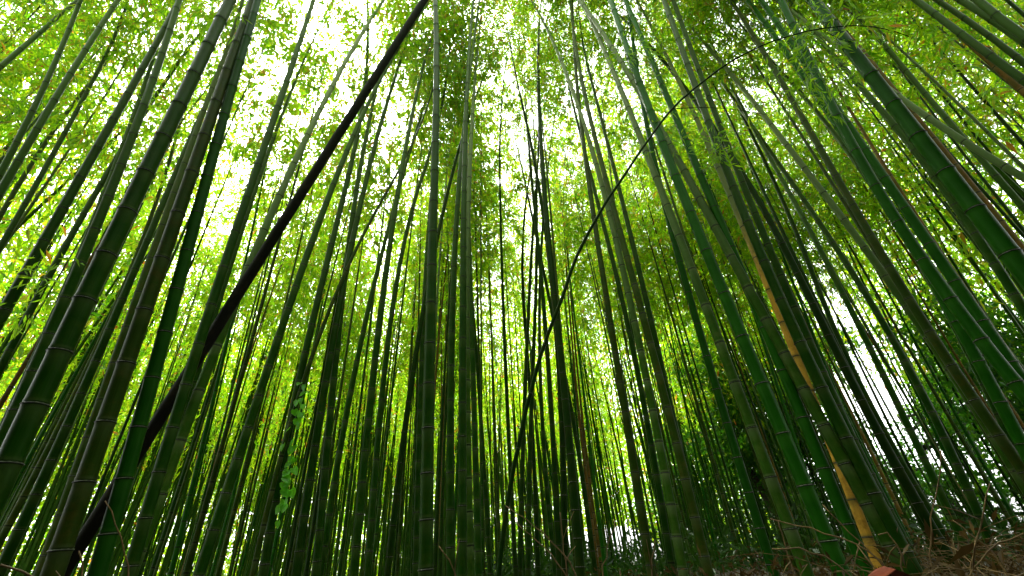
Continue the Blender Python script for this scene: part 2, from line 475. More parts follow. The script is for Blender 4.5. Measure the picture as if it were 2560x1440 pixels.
CULMS = [
("L1",(-2.489,-0.04121,0.00636,-0.00054),(2.247,-0.04701,0.00706,-0.00063),1.0,5.41,0.105,"m",(1.29, 1.59, 1.92, 2.25, 2.61, 2.97, 3.35, 3.73, 4.14, 4.57, 5.0, 5.41)),
("L2",(-2.416,-0.0431,-0.0014,0.00027),(2.625,-0.03651,-0.00308,0.00028),0.64,5.55,0.095,"o",(0.64, 0.97, 1.3, 1.67, 2.05, 2.47, 2.89, 3.32, 3.75, 4.2, 4.66, 5.11, 5.55)),
("L3",(-2.25,-0.06073,-0.00321,0.00058),(2.721,-0.04346,-0.0065,0.0006),0.71,5.24,0.085,"g",(0.71, 0.99, 1.28, 1.59, 1.91, 2.24, 2.57, 2.93, 3.31, 3.68, 4.06, 4.45, 4.83, 5.24)),
("A",(-5.478,-0.06788,0.00278),(3.836,-0.1031,0.0036),4.37,8.3,0.085,"m",()),
("B",(-6.1,-0.02569,-0.00298),(3.861,0.01958,-0.01084),4.97,7.93,0.08,"m",()),
("Cc",(-7.165,0.01971),(3.091,0.04074),6.85,8.3,0.08,"m",()),
("D",(-6.62,-0.02209,-0.00131),(4.587,-0.02086,-0.00323),4.41,8.19,0.075,"m",()),
("D2",(-7.312,-0.132,0.00822),(5.648,-0.2118,0.01318),5.46,8.38,0.075,"o",()),
("E",(-4.408,-0.02217,8e-05),(3.31,-0.02893,-0.00018),2.56,6.1,0.09,"m",()),
("F",(-4.06,-0.02665,-0.00434,0.00012),(3.524,-0.03834,-0.00183,-0.00037),1.5,7.49,0.09,"m",()),
("F2",(-5.661,-0.03479,-0.0024),(4.833,-0.01436,-0.00607),3.87,8.2,0.08,"m",()),
("G",(-5.921,-0.05186,0.00401),(4.805,-0.06799,0.00526),2.75,8.44,0.08,"m",()),
("H",(-4.693,0.01129,-0.00812,0.0006),(4.477,0.01056,-0.00805,0.00057),0.69,7.61,0.085,"m",()),
("H2",(-6.416,0.03778,-0.00718),(5.882,0.05556,-0.00924),3.57,8.87,0.075,"o",()),
("H3",(-4.182,-0.05285,-4e-05,0.00011),(4.414,-0.04604,-0.00158,0.00016),0.61,7.8,0.085,"o",()),
("I",(-2.846,-0.04541,0.00714,-0.00044),(3.683,-0.03598,0.00566,-0.00035),0.74,7.66,0.09,"m",()),
("I2",(-4.042,-0.04038,0.00314),(5.335,-0.03294,0.00256),3.37,8.24,0.08,"m",()),
("J",(-3.083,0.01617,0.00371,0.00028),(3.935,0.00854,0.00504,-0.00015),0.71,10.32,0.095,"p",(0.71, 1.12, 1.56, 2.02, 2.49, 2.97)),
("K",(-2.93,0.0661,-0.00514,0.00097),(4.486,0.02745,0.00212,-7e-05),0.53,10.83,0.09,"m",(0.53, 0.88, 1.19, 1.5, 1.81, 2.15, 2.49, 2.85, 3.24, 3.57)),
("L",(-2.317,-0.03606,0.00621,7e-05),(5.166,-0.01848,0.00359,-5e-05),0.7,8.92,0.09,"m",(0.7, 1.02, 1.37, 1.73, 2.1, 2.49, 2.87, 3.28)),
("M",(-2.596,-0.06855,0.02086,-0.00148),(5.094,-0.03564,0.01086,-0.00077),0.51,7.07,0.09,"m",()),
("N",(-2.611,-0.05595,0.02963),(4.874,0.03635,0.00458),2.19,5.77,0.05,"o",()),
("O",(-2.173,-0.07411,0.00415),(5.354,-0.02969,0.00118),0.48,3.75,0.085,"m",()),
("P",(-2.409,-0.00791,0.01024),(5.929,-0.00175,0.00367),0.49,4.64,0.08,"m",()),
("Q",(-1.696,-0.03384,0.0061,2e-05),(5.036,-0.01217,0.00237,-3e-05),0.46,7.82,0.085,"m",()),
("R",(-1.824,-0.02904,-0.00036,0.00151),(5.862,-0.01272,0.00167,0.00024),0.45,6.83,0.08,"m",()),
("S",(-1.675,0.01958,0.01017),(6.051,0.00708,0.00213),0.44,3.67,0.08,"d",()),
("T",(-0.6269,-0.03819,0.00743,-0.00078),(3.186,-0.00822,0.00172,-0.0002),0.42,7.4,0.088,"m",(0.45, 0.72, 1.0, 1.3, 1.63, 1.96, 2.33, 2.71, 3.09, 3.47, 3.89, 4.32, 4.77, 5.24, 5.72, 6.23, 6.71)),
("T2",(-1.366,-0.03997,0.00409),(6.269,-0.00862,0.00084),0.42,4.26,0.08,"m",()),
("U",(-0.7206,-0.03591,0.00775),(4.777,-0.00504,0.00108),0.4,6.18,0.08,"m",()),
("V",(-0.6073,0.00094,-0.00056,0.00023),(4.585,-0.00064,0.00022,0),0.4,10.55,0.085,"m",()),
("V2",(-0.6213,-0.02869,0.00493),(5.462,-0.00096,0.00029),2.26,9.91,0.085,"p",()),
("W",(-0.5886,-0.01368,-0.00051),(5.905,-0.00122,-0.00011),0.38,5.18,0.08,"m",()),
("X",(-0.6598,-0.02696,-0.00318),(8.466,-0.0014,-0.00053),0.35,4.92,0.075,"d",()),
("Y",(-0.2032,-0.00532,0.00251),(6.84,0.00023,1e-05),0.85,7.85,0.06,"d",()),
("a1",(0.3423,0.1327,-0.01476,0.00025),(6.194,-0.00898,0.00053,4e-05),0.32,8.96,0.08,"d",()),
("a2",(-0.2036,0.09156,0.00334),(7.441,0.00818,-0.002),0.34,8.01,0.07,"d",()),
("a3",(0.5691,0.0649,-0.00201),(7.022,-0.00509,-2e-05),2.04,8.48,0.06,"o",()),
("a4",(0.3479,0.0696,-0.0051),(7.059,-0.0031,9e-05),0.31,5.98,0.08,"d",()),
("a5",(0.4702,0.04891,-0.00539),(5.274,-0.00455,0.0004),0.33,3.23,0.09,"d",()),
("a6",(0.9286,0.02271,-0.01281),(7.787,-0.00224,0.00135),0.27,3.53,0.075,"d",()),
("a7",(0.4015,-0.03104,0.01233),(8.749,0.00164,-0.00066),0.29,3.85,0.08,"m",()),
("a8",(-0.0875,0.08732,0.00473),(7.93,0.00357,-0.00159),0.32,4.2,0.08,"d",()),
("a9",(0.08684,0.05816,-0.00589),(8.655,-0.00061,2e-05),0.31,5.05,0.075,"d",()),
("b1",(1.163,0.03405,-0.00226,0.0004),(5.222,-0.00975,0.00127,-0.00019),0.29,8.92,0.085,"o",()),
("b2",(1.444,0.04845,-0.00426,-0.0003),(5.139,-0.01588,0.00182,3e-05),0.27,10.04,0.09,"p",()),
("b3",(1.595,0.02097,-0.0107,0.0009),(4.855,-0.0066,0.00339,-0.00029),0.27,10.26,0.09,"o",(0.42, 0.74, 1.08, 1.43, 1.81, 2.2, 2.58)),
("b4",(1.841,0.04741,-0.00533,0.0002),(5.699,-0.0152,0.00164,-6e-05),1.5,9.3,0.085,"m",()),
("b5",(1.581,0.07154,-0.0099),(6.065,-0.01918,0.00266),0.82,5.08,0.08,"m",()),
("c0",(2.143,-0.00328,0.00268,0.00039),(4.754,-0.0002,-0.00029,-0.00032),0.36,7.18,0.085,"g",()),
("c1",(2.11,-0.02539,3e-05,-0.00018),(4.119,0.01162,0.00047,1e-05),0.25,9.58,0.095,"p",(1.37, 1.8, 2.22, 2.66, 3.13, 3.62, 4.11, 4.6, 5.11, 5.6, 6.1, 6.62, 7.1, 7.59)),
("c2",(2.063,-0.03314,-0.0006,0.00032),(3.571,0.01929,-0.00015,-0.00014),0.26,8.14,0.105,"g",(2.03, 2.48, 2.99, 3.5, 4.06, 4.63, 5.23, 5.85, 6.46, 7.11)),
("c4",(2.419,-0.00505,-0.0005,-1e-05),(3.895,0.00307,0.00034,-0),0.41,8.74,0.095,"g",(0.96, 1.37, 1.8, 2.24, 2.7, 3.21, 3.8, 4.33, 4.95, 5.57, 6.18, 6.82, 7.47, 8.15, 8.74)),
("c5",(2.607,-0.08852,0.00451,-0.00067),(3.737,0.05894,-0.00249,0.00013),0.54,8.83,0.095,"p",()),
("c6",(3.036,0.03067,-0.00156,-0.00015),(4.716,-0.02032,0.00106,9e-05),0.26,10.34,0.085,"t",()),
("c7",(2.642,-0.06472,0.01668,-0.00087),(3.705,0.04472,-0.01129,0.00055),0.3,7.97,0.095,"m",(1.15, 1.57, 2.0, 2.45, 2.9, 3.42, 3.93, 4.48, 5.05, 5.64, 6.24, 6.86)),
("c8",(3.271,-0.07933,0.02791),(4.529,0.05667,-0.01996),0.42,1.61,0.09,"m",()),
("d1",(4.204,0.09011,-0.01078,0.00036),(4.192,-0.09307,0.01082,-0.00034),1.1,8.49,0.095,"g",(3.14, 3.63, 4.11, 4.58, 5.08, 5.6, 6.12, 6.64)),
("d2",(4.318,0.014,-0.00064,0),(3.844,-0.01557,0.00064,-0),1.51,7.72,0.1,"g",(1.7, 2.11, 2.55, 3.01, 3.5, 3.96, 4.43, 4.91, 5.37, 5.81, 6.26, 6.77)),
("d3",(3.875,-0.14,0.03541,-0.00201),(3.218,0.1391,-0.03422,0.00176),1.34,6.76,0.095,"g",()),
("e",(3.226,0.0091,0.00053),(2.461,-0.01178,-0.00084),1.83,5.18,0.11,"g",(1.96, 2.34, 2.71, 3.1, 3.49, 3.88, 4.34, 4.71, 5.18)),
("e2",(6.172,-0.1983,0.01062),(2.66,0.3326,-0.02033),3.65,6.4,0.08,"p",()),
("e3",(5.577,0.01721,-0.00069),(4.161,-0.02359,0.00093),3.05,6.34,0.085,"b",()),
("e4",(6.337,-0.00782,0.00176),(4.29,0.0124,-0.00269),3.79,6.8,0.08,"m",()),
("f1",(6.062,-0.03346,0.00093),(2.911,0.06974,-0.00247),4.74,6.24,0.09,"m",()),
("f2",(6.894,-0.01084,0.00088),(3.716,0.0197,-0.00159),5.3,6.5,0.085,"b",()),
("f3",(6.495,0.08884,-0.00863),(3.905,-0.164,0.016),5.51,6.94,0.085,"m",()),
("f4",(5.94,0.1158,-0.01186),(3.619,-0.2207,0.02275),5.31,6.44,0.09,"m",()),
("f5",(6.389,-0.1481,0.01299),(2.069,0.3024,-0.02651),5.17,6.0,0.095,"m",()),
("g1",(5.287,0.1207,-0.01175,1e-05),(5.438,-0.1366,0.01397,-0.0001),3.25,8.15,0.08,"m",()),
("g2",(4.406,-0.06612,0.01765,-0.00119),(4.253,0.06668,-0.01772,0.00119),0.88,5.49,0.09,"o",()),
("g3",(4.733,0.02689,-0.01418,0.00074),(4.768,-0.02856,0.01515,-0.00092),0.79,6.41,0.09,"p",()),
("g4",(4.663,0.03591,-0.00179,-0.00025),(5.697,-0.02874,0.00107,0.00025),1.14,6.15,0.08,"m",()),
("g5",(4.931,0.1185,-0.02777,0.00149),(5.745,-0.1069,0.02525,-0.00139),1.11,5.97,0.085,"m",()),
("g6",(3.808,-0.09079,0.03049,-0.0036),(4.82,0.07087,-0.02388,0.00282),0.44,4.44,0.09,"d",()),
("g7",(5.119,-0.09331,0.01991),(6.361,0.07377,-0.01575),1.18,4.06,0.08,"d",()),
("g8",(5.236,0.1063,-0.01053),(4.569,-0.1356,0.01341),2.44,5.95,0.09,"m",()),
]
LABELS = {
'L1': 'thickest green bamboo at the far left, leaning over with evenly spaced pale joint rings',
'L2': 'thick brownish green bamboo between the thickest far left one and the smooth bright green one',
'L3': 'smooth bright green bamboo in front of the foot of the dark diagonal pole',
'A': 'dark bluish bamboo, third down the left edge, rising to the top edge',
'B': 'dark bluish bamboo, second down the left edge, against white sky',
'Cc': 'short visible length of dark bamboo, highest on the left edge',
'D': 'thin green bamboo, fifth down the left edge',
'D2': 'thin brownish bamboo, fourth down the left edge',
'E': 'mid-thick dark bamboo, sixth down the left edge',
'F': 'tall dark bamboo just left of the thickest far left one, rising to the top edge',
'F2': 'slim bamboo half hidden beside the tall dark one left of the thickest bamboo',
'G': 'slim bamboo, seventh down the left edge, below the mid-thick dark one',
'H': 'dark bamboo between the thickest far left bamboo and the thick brownish green one',
'H2': 'very thin brownish bamboo crossing behind the middle of the thickest far left one',
'H3': 'brownish bamboo half hidden along the left flank of the thick brownish green one',
'I': 'green bamboo crossing behind the dark diagonal pole, next right of the smooth bright green one',
'I2': 'slim bamboo tucked against the right of the first culm past the smooth bright green one',
'J': 'pale grey green bamboo crossing behind the middle of the dark diagonal pole to the top',
'K': 'long green bamboo curving up close under the upper end of the dark diagonal pole',
'L': 'straight green bamboo two places right of the vine-clad one, ringed at even joints',
'M': 'slender dark bamboo with the bright heart-leaved vine on its right side',
'N': 'very thin bamboo leaning steeply across behind the upper part of the vine-clad one',
'O': 'dark slim bamboo close along the right of the straight one beyond the vine',
'P': 'dark slim bamboo, third to the right of the vine-clad one',
'Q': 'darkest straight bamboo midway between the vine and the tall middle bamboo',
'R': 'slim green bamboo just right of the darkest one, left of the tall middle bamboo',
'S': 'slim dark leaning bamboo nearest left of the tall middle bamboo',
'T': 'tallest bare bamboo standing almost upright in the middle, from bottom to top edge',
'T2': 'dark slim bamboo half hidden behind the left side of the tall middle bamboo',
'U': 'upright bamboo next right of the tall middle one',
'V': 'upright pale-topped bamboo, second right of the tall middle one, reaching the top edge',
'V2': 'pale bamboo half hidden behind the right of the second culm from the tall middle one',
'W': 'upright dark bamboo, third right of the tall middle one',
'X': 'thin dark bamboo, fourth right of the tall middle one, leaning slightly inward',
'Y': 'very thin dark bamboo just left of the foot of the arching culm',
'a1': 'slender dark bamboo right of the lower arching culm, bending left at its top',
'a2': 'slender dark bamboo crossing behind the lower arching culm, leaning right at its top',
'a3': 'thinnest brownish bamboo beside the slender dark one right of the arching culm',
'a4': 'slender dark bamboo behind the lower arching culm, third from its foot',
'a5': 'short-jointed dark bamboo with close pale rings low down, right of the arching culm',
'a6': 'slim dark bamboo next right of the short-jointed one',
'a7': 'slim pale green bamboo leaning left, between dark ones right of the arching foot',
'a8': 'slim dark upright bamboo, first right of the foot of the arching culm',
'a9': 'slim dark upright bamboo, second right of the foot of the arching culm',
'b1': 'mottled brownish bamboo, leftmost of the tight bundle rising right of the arching culm',
'b2': 'pale green bamboo in the tight bundle crossed by the arching culm',
'b3': 'mottled olive bamboo on the right of the tight bundle, bare up to the top edge',
'b4': 'slim bamboo behind the tight bundle, seen right of it where the arching culm passes',
'b5': 'slim dark bamboo half hidden inside the tight bundle near its foot',
'c0': 'bright green bamboo mostly hidden behind the first big culm right of the bundle',
'c1': 'first big pale green bamboo right of the tight bundle, bare to the top edge',
'c2': 'thickest fresh green bamboo right of the middle, crossed by the arching culm',
'c4': 'fresh green bamboo next right of the thickest one right of the middle',
'c5': 'pale green bamboo that slants across behind the thickest one right of the middle',
'c6': 'dead bamboo, tan at the foot and greyish above, among the big green culms',
'c7': 'big dark green bamboo just right of the tan dead one, reaching the top edge',
'c8': 'short visible green bamboo close beside the foot of the big dark green one',
'd1': 'left one of two long fresh green bamboos running side by side at the right',
'd2': 'right one of two long fresh green bamboos running side by side at the right',
'd3': 'green bamboo tucked behind the two long ones running side by side',
'e': 'thickest dark green bamboo at upper right, carrying leaf sprays and a pale strip',
'e2': 'grey bamboo slanting most steeply away from behind the thickest upper right one',
'e3': 'bamboo with brown dying lower part, right of the thickest upper right one',
'e4': 'slim bamboo crossing above the steep grey one near the right edge',
'f1': 'mid-thick green bamboo in the upper right corner, above the brown one',
'f2': 'brown dying bamboo in the upper right corner',
'f3': 'slim green bamboo in the upper right corner, third down from the corner',
'f4': 'green bamboo in the upper right corner, second down from the corner',
'f5': 'thick green bamboo nearest the upper right corner',
'g1': 'slim dark bamboo hugging the left of the two long culms running side by side',
'g2': 'olive bamboo left of the two long side by side culms, reaching the right edge',
'g3': 'pale grey green bamboo with a bend, low at the right edge',
'g4': 'slim bamboo slanting before the white gap of the broadleaf trees',
'g5': 'slim bamboo just right of the white gap of the broadleaf trees',
'g6': 'dark bamboo left of the white gap of the broadleaf trees',
'g7': 'thin dark bamboo beside the dark one left of the white gap',
'g8': 'bamboo between the two side by side culms and the thickest upper right one',
}

def axis_of(cx, cy, z1, H, nod):
    cx, cy = np.array(cx), np.array(cy)
    zt = min(z1, 10.0)
    def poly(c, z): return sum(v * z ** i for i, v in enumerate(c))
    def dpoly(c, z): return sum(i * v * z ** (i - 1) for i, v in enumerate(c) if i)
    ex, ey = poly(cx, zt), poly(cy, zt)
    sx, sy = np.clip(dpoly(cx, zt), -.28, .28), np.clip(dpoly(cy, zt), -.28, .28)
    def f(z):
        if z <= zt:
            zz = max(z, 0)
            x, y = poly(cx, zz), poly(cy, zz)
            if z < 0:
                x, y = x + dpoly(cx, 0) * z, y + dpoly(cy, 0) * z
            return np.array([x, y, z])
        d = z - zt
        return np.array([ex + sx * d + nod[0] * d * d, ey + sy * d + nod[1] * d * d, z])
    return f

PALE_TOP = {'m': (3, 8.5, .75), 'p': (2.5, 7.5, .9), 'o': (3, 8.5, .7), 'g': (4, 9, .55), 'd': (4, 9, .5), 't': (3.0, 4.4, .95), 'b': (5, 9, .3)}  # heights and strength of the painted upper light; the tan culm's own grey
BARE = {'T', 'J', 'V', 'b1', 'b2', 'b3', 'c1', 'c2', 'c4', 'c5', 'c6', 'c7', 'K', 'L1', 'L2', 'L3'}
bases = []
front = {}
for key, cx, cy, z0, z1, dia, kind, known in CULMS:
    H = 15.5 + (dia - .085) * 90 + rng.uniform(-1, 1)
    nod = rng.normal(size=2) * .012
    f = axis_of(cx, cy, z1, H, nod)
    base = f(0)
    gz = float(ground_h(base[0], base[1]))
    bases.append(base[:2])
    root = link('bamboo', None, None, (base[0], base[1], gz), label=LABELS[key], category='bamboo', group='bamboo culms of the front ranks')
    org = np.array([base[0], base[1], gz])
    nodes = node_heights(H, known, rng.uniform(.85, 1.08))
    fl = lambda z, f=f, org=org: f(z) - org
    culm = link('culm', culm_mesh('culm', fl, dia / 2, H, nodes, M[kind], 14, zlow=gz - .15, pale_top=PALE_TOP[kind]), root)
    front[key] = (root, culm, fl, dia / 2, H)
    for z in nodes:
        if z0 - .35 < z < z1 + .4 and z > gz + .02:
            p = fl(z)
            t = Vector(fl(z + .05) - fl(z - .05)).normalized()
            r = float(radius_at(z, dia / 2, H))
            link('node_ring', RING, culm, p, t.to_track_quat('Z', 'Y'), (r * 1.02, r * 1.02, max(r * .5, .011)))
    zc = 10.5 if key in BARE else 11.5 if key in ('Y', 'a1', 'a2', 'a3', 'a7', 'a8', 'a9') else max(z1 * .97, 8.2)
    z = zc + rng.uniform(0, .4)
    i = 0
    while z < H - .3:
        s = taper((z - zc) / (H - zc)) * rng.uniform(.9, 1.2)
        t = Vector(fl(z + .1) - fl(z - .1)).normalized()
        q = t.to_track_quat('Z', 'Y') @ Quaternion((0, 0, 1), rng.uniform(0, 6.28))
        link('foliage', PIECES[int(rng.integers(10))], root, fl(z), q, (s, s, 1.0), kind='stuff')
        z += .95
bases = np.array(bases)

# ------------------------------------------------------------------ ranks behind: eight kinds of culm, each copied
KINDS = 'mmdoogbdpm'
TONE = {'m': 'green', 'd': 'dark green', 'o': 'olive', 'g': 'fresh green', 'b': 'brownish', 'p': 'pale green'}
def make_variant(v):
    H = rng.uniform(13.5, 16.5)
    dia = rng.uniform(.042, .068)
    lean, bend = rng.normal() * .02, rng.normal() * .0035
    f = lambda z: np.array([lean * z + bend * z * z * (1 if z < 9 else 1 + (z - 9) * .06), .3 * bend * z * z, z])
    kind = KINDS[v]
    nodes = node_heights(H, (), rng.uniform(.85, 1.05))
    cm = culm_mesh('culm', f, dia / 2, H, nodes, M[kind], 8, pale_top=PALE_TOP[kind], slim=.45)
    zc = rng.uniform(6.0, 8.0)
    P = Parts()
    crown_piece(P, zc, H - .2, .34, lambda z: 1.25 * taper((z - zc) / (H - zc)), f, n_tw=5.8, per=9, l0=.12, l1=.23, wid=.10)
    return cm, P.mesh('foliage', [M['leaf'], M['twig']])
VARS = [make_variant(v) for v in range(10)]

GAPS = [(-42, 4.5, 15), (-19, 3.8, 16), (3.2, 3.6, 17)]      # clearings where the sky shows, degrees and depth
placed = [tuple(b) for b in bases]
ranks = []
tries = 0
N_RANK = 215
while len(ranks) < N_RANK and tries < 20000:
    tries += 1
    az = rng.uniform(-66, 66)
    D = math.sqrt(rng.uniform(6.8 ** 2, 16.5 ** 2))
    if abs(az) > 48 and D > 12:
        continue
    if any(abs(az - g) < w and D < dmax for g, w, dmax in GAPS) and rng.uniform() < .88:
        continue
    x, y = D * math.sin(math.radians(az)), D * math.cos(math.radians(az))
    if min((x - a) ** 2 + (y - b) ** 2 for a, b in placed) < .38 ** 2:
        continue
    placed.append((x, y))
    ranks.append((D, x, y))
ranks.sort()
rank_roots = []
for n, (D, x, y) in enumerate(ranks):
    v = int(rng.integers(10))
    root = bpy.data.objects.new('bamboo', None)
    col.objects.link(root)
    root.location = (x, y, float(ground_h(x, y)) - .03)
    s = rng.uniform(.88, 1.1)
    root.scale = (s, s, s)
    root.rotation_euler = (0, 0, rng.uniform(0, 6.28))
    root['tone'] = TONE[KINDS[v]]
    rank_roots.append((math.degrees(math.atan2(x, y)), root))
    root['category'] = 'bamboo'
    root['group'] = 'bamboo culms of the ranks behind'
    c = link('culm', VARS[v][0], root)
    link('foliage', VARS[v][1], root, kind='stuff')

# each says which it is by the foot it stands past, or how far up the side edge it enters
MARKS = [('L1', 'the thickest far left bamboo'), ('L3', 'the smooth bright green bamboo'), ('J', 'the pale bamboo behind the dark pole'), ('M', 'the vine-clad bamboo'), ('Q', 'the darkest straight bamboo'), ('T', 'the tall middle bamboo'),
         ('Y', 'the arching culm'), ('a5', 'the short-jointed bamboo'), ('b1', 'the mottled brownish bamboo'), ('c0', 'the hidden bright green one'), ('c2', 'the thickest fresh green bamboo'), ('c6', 'the tan dead bamboo'), ('c7', 'the big dark green bamboo'),
         ('g6', 'the dark one by the white gap'), ('g2', 'the olive one reaching the right edge')]
ORD = ('first second third fourth fifth sixth seventh eighth ninth tenth eleventh twelfth thirteenth fourteenth fifteenth sixteenth seventeenth eighteenth nineteenth twentieth').split()
ORD += ['twenty-' + w for w in ORD[:9]] + ['thirtieth'] + ['thirty-' + w for w in ORD[:9]]
marks = sorted((math.degrees(math.atan2(*front[k][0].location[:2])), nm) for k, nm in MARKS)
count = {}
for az, root in sorted(rank_roots, key=lambda p: p[0] if p[0] > -44 else -200 - p[0]):
    tone = root['tone']
    if az < -44 or az > 45:
        side_ = 'left' if az < 0 else 'right'
        count[side_] = count.get(side_, 0) + 1
        root['label'] = f'slim {tone} bamboo, {ORD[count[side_] - 1]} in turn of the rear ranks up the {side_} edge'
    else:
        past = [nm for a, nm in marks if a <= az]
        nm = past[-1] if past else 'the left edge'
        count[nm] = count.get(nm, 0) + 1
        root['label'] = f'slim {tone} rear bamboo, {ORD[count[nm] - 1]} foot past {nm}'
    del root['tone']

# the rest of the grove, one mass: far ranks ahead, and the grove closing round beside and behind
def grove(name, spots, leaf_n, l0, l1, wid, mats, label, zc0=5.0):
    P = Parts()
    for x, y in spots:
        H = rng.uniform(12.5, 16)
        r = rng.uniform(.032, .044)
        lx, ly = rng.normal(size=2) * .03
        g = float(ground_h(x, y))
        zs = np.array([-.1, 1.5, 3.5, 6, 9, 12, H])
        zs = zs[zs <= H]
        b = rng.normal(size=2) * .0035
        ax = lambda z: np.stack([x + lx * z + b[0] * z * z, y + ly * z + b[1] * z * z, g + z], -1)
        V, Q, T, _ = tube(ax(zs), radius_at(np.maximum(zs, 0), r, H), 5, cap=False)
        P.add(V, Q, None, 1)
        zc = zc0 + rng.uniform(0, 2.2)
        t = rng.beta(1.3, 1.6, leaf_n)
        z = zc + t * (H - zc)
        R = 1.25 * np.minimum(1, .4 + t * 4) * (1 - t) ** .5 * np.sqrt(rng.uniform(0, 1, leaf_n))
        nb = max(12, leaf_n // 14)
        ba = rng.uniform(0, 6.28, nb)
        bz = rng.normal(size=nb) * .25
        k = rng.integers(0, nb, leaf_n)
        a = ba[k] + rng.normal(size=leaf_n) * .22
        C = ax(z)
        C[:, 0] += R * np.cos(a)
        C[:, 1] += R * np.sin(a)
        C[:, 2] += bz[k] - .12 * R
        D = rng.normal(size=(leaf_n, 3)) * .7 + np.array([0, 0, -.5])
        D /= np.linalg.norm(D, axis=1)[:, None]
        L = rng.uniform(l0, l1, leaf_n)
        V, T = leaf_soup(C, D, L, L * wid)
        P.add(V, None, T, 0)
    return link(name, P.mesh(name, mats), None, kind='stuff', label=label, category='bamboo grove')

far = []
while len(far) < 1050:
    az = rng.uniform(-76, 76)
    D = math.sqrt(rng.uniform((16 if abs(az) < 48 else 10) ** 2, 40 ** 2))
    if (az > 4 and D > 32 - (az - 4) * .2) or (abs(az) > 58 and D > 26):
        continue
    if 36.5 < az < 42.5 and D > 13 and rng.uniform() < .75:
        continue
    far.append((D * math.sin(math.radians(az)), D * math.cos(math.radians(az))))
grove('distant_bamboo_grove', far, 400, .18, .34, .12, [M['leaf'], M['p']], 'far ranks of thin bamboo merging into yellow green foliage', 4.0)
side = []
while len(side) < 60:
    az = rng.uniform(76, 284)
    D = math.sqrt(rng.uniform(2.0 ** 2, 13 ** 2))
    side.append((D * math.sin(math.radians(az)), D * math.cos(math.radians(az))))
grove('surrounding_bamboo_grove', side, 420, .2, .36, .16, [M['leaf'], M['m']], 'the grove closing round beside and behind the viewer')

# low leafy growth at the far edge of the grove
def leaf_cloud(n, centre_f, l0, l1, wid):
    C = centre_f(n)
    D = rng.normal(size=(n, 3))
    D /= np.linalg.norm(D, axis=1)[:, None]
    L = rng.uniform(l0, l1, n)
    return leaf_soup(C, D, L, L * wid)
def far_edge(n):
    az = np.radians(rng.uniform(-60, 30, n))
    D = rng.uniform(34, 46, n)
    clump = np.sin(az * 23) * 1.2 + np.sin(az * 61 + 1) * .8
    low = np.interp(np.degrees(az), [-2, 5, 11, 16, 30], [0, 3.0, 3.0, .6, .3])
    z = low + rng.uniform(0, 1, n) ** 1.2 * (9.5 + clump - low * .3)
    return np.stack([D * np.sin(az), D * np.cos(az), z], -1)
def shade_thicket(n):  # leaf screen added out of view to shade the lower culms
    az = np.radians(rng.uniform(84, 276, n))
    D = rng.uniform(3.5, 9, n)
    return np.stack([D * np.sin(az), D * np.cos(az), rng.uniform(0, 1, n) * (3.2 + .8 * D)], -1)
P = Parts()
P.add(*(lambda v: (v[0], None, v[1], 0))(leaf_cloud(60000, shade_thicket, .25, .45, .16)))
link('added_shade_thicket', P.mesh('added_shade_thicket', [M['shade_thicket']]), None, kind='stuff', label='added leaf screen beside and behind the viewer, shading the culms', category='undergrowth')
def low_scrub(n):
    az = np.radians(rng.uniform(-8, 66, n))
    D = rng.uniform(9, 30, n)
    dg = np.degrees(az)
    h = .03 * D + np.interp(D, [9, 17], [.05, 1]) * (.18 + 2.3 * np.interp(dg, [2, 18, 33, 36, 43, 47, 64], [0, .6, .9, .4, .4, 1, 1])) * np.abs(np.sin(az * 37) * np.sin(az * 11 + D * .4)) + .02 * D
    return np.stack([D * np.sin(az), D * np.cos(az), rng.uniform(0, 1, n) ** 1.6 * h], -1)
P = Parts()
P.add(*(lambda v: (v[0], None, v[1], 0))(leaf_cloud(30000, low_scrub, .10, .22, .2)))
link('low_scrub', P.mesh('low_scrub', [M['shade_thicket']]), None, kind='stuff', label='low dark scrub on the ground beyond the culms', category='undergrowth')
P = Parts()
P.add(*(lambda v: (v[0], None, v[1], 0))(leaf_cloud(110000, far_edge, .25, .5, .16)))
link('distant_undergrowth', P.mesh('distant_undergrowth', [M['leaf']]), None, kind='stuff', label='bright low leafy growth at the far edge of the grove', category='undergrowth')

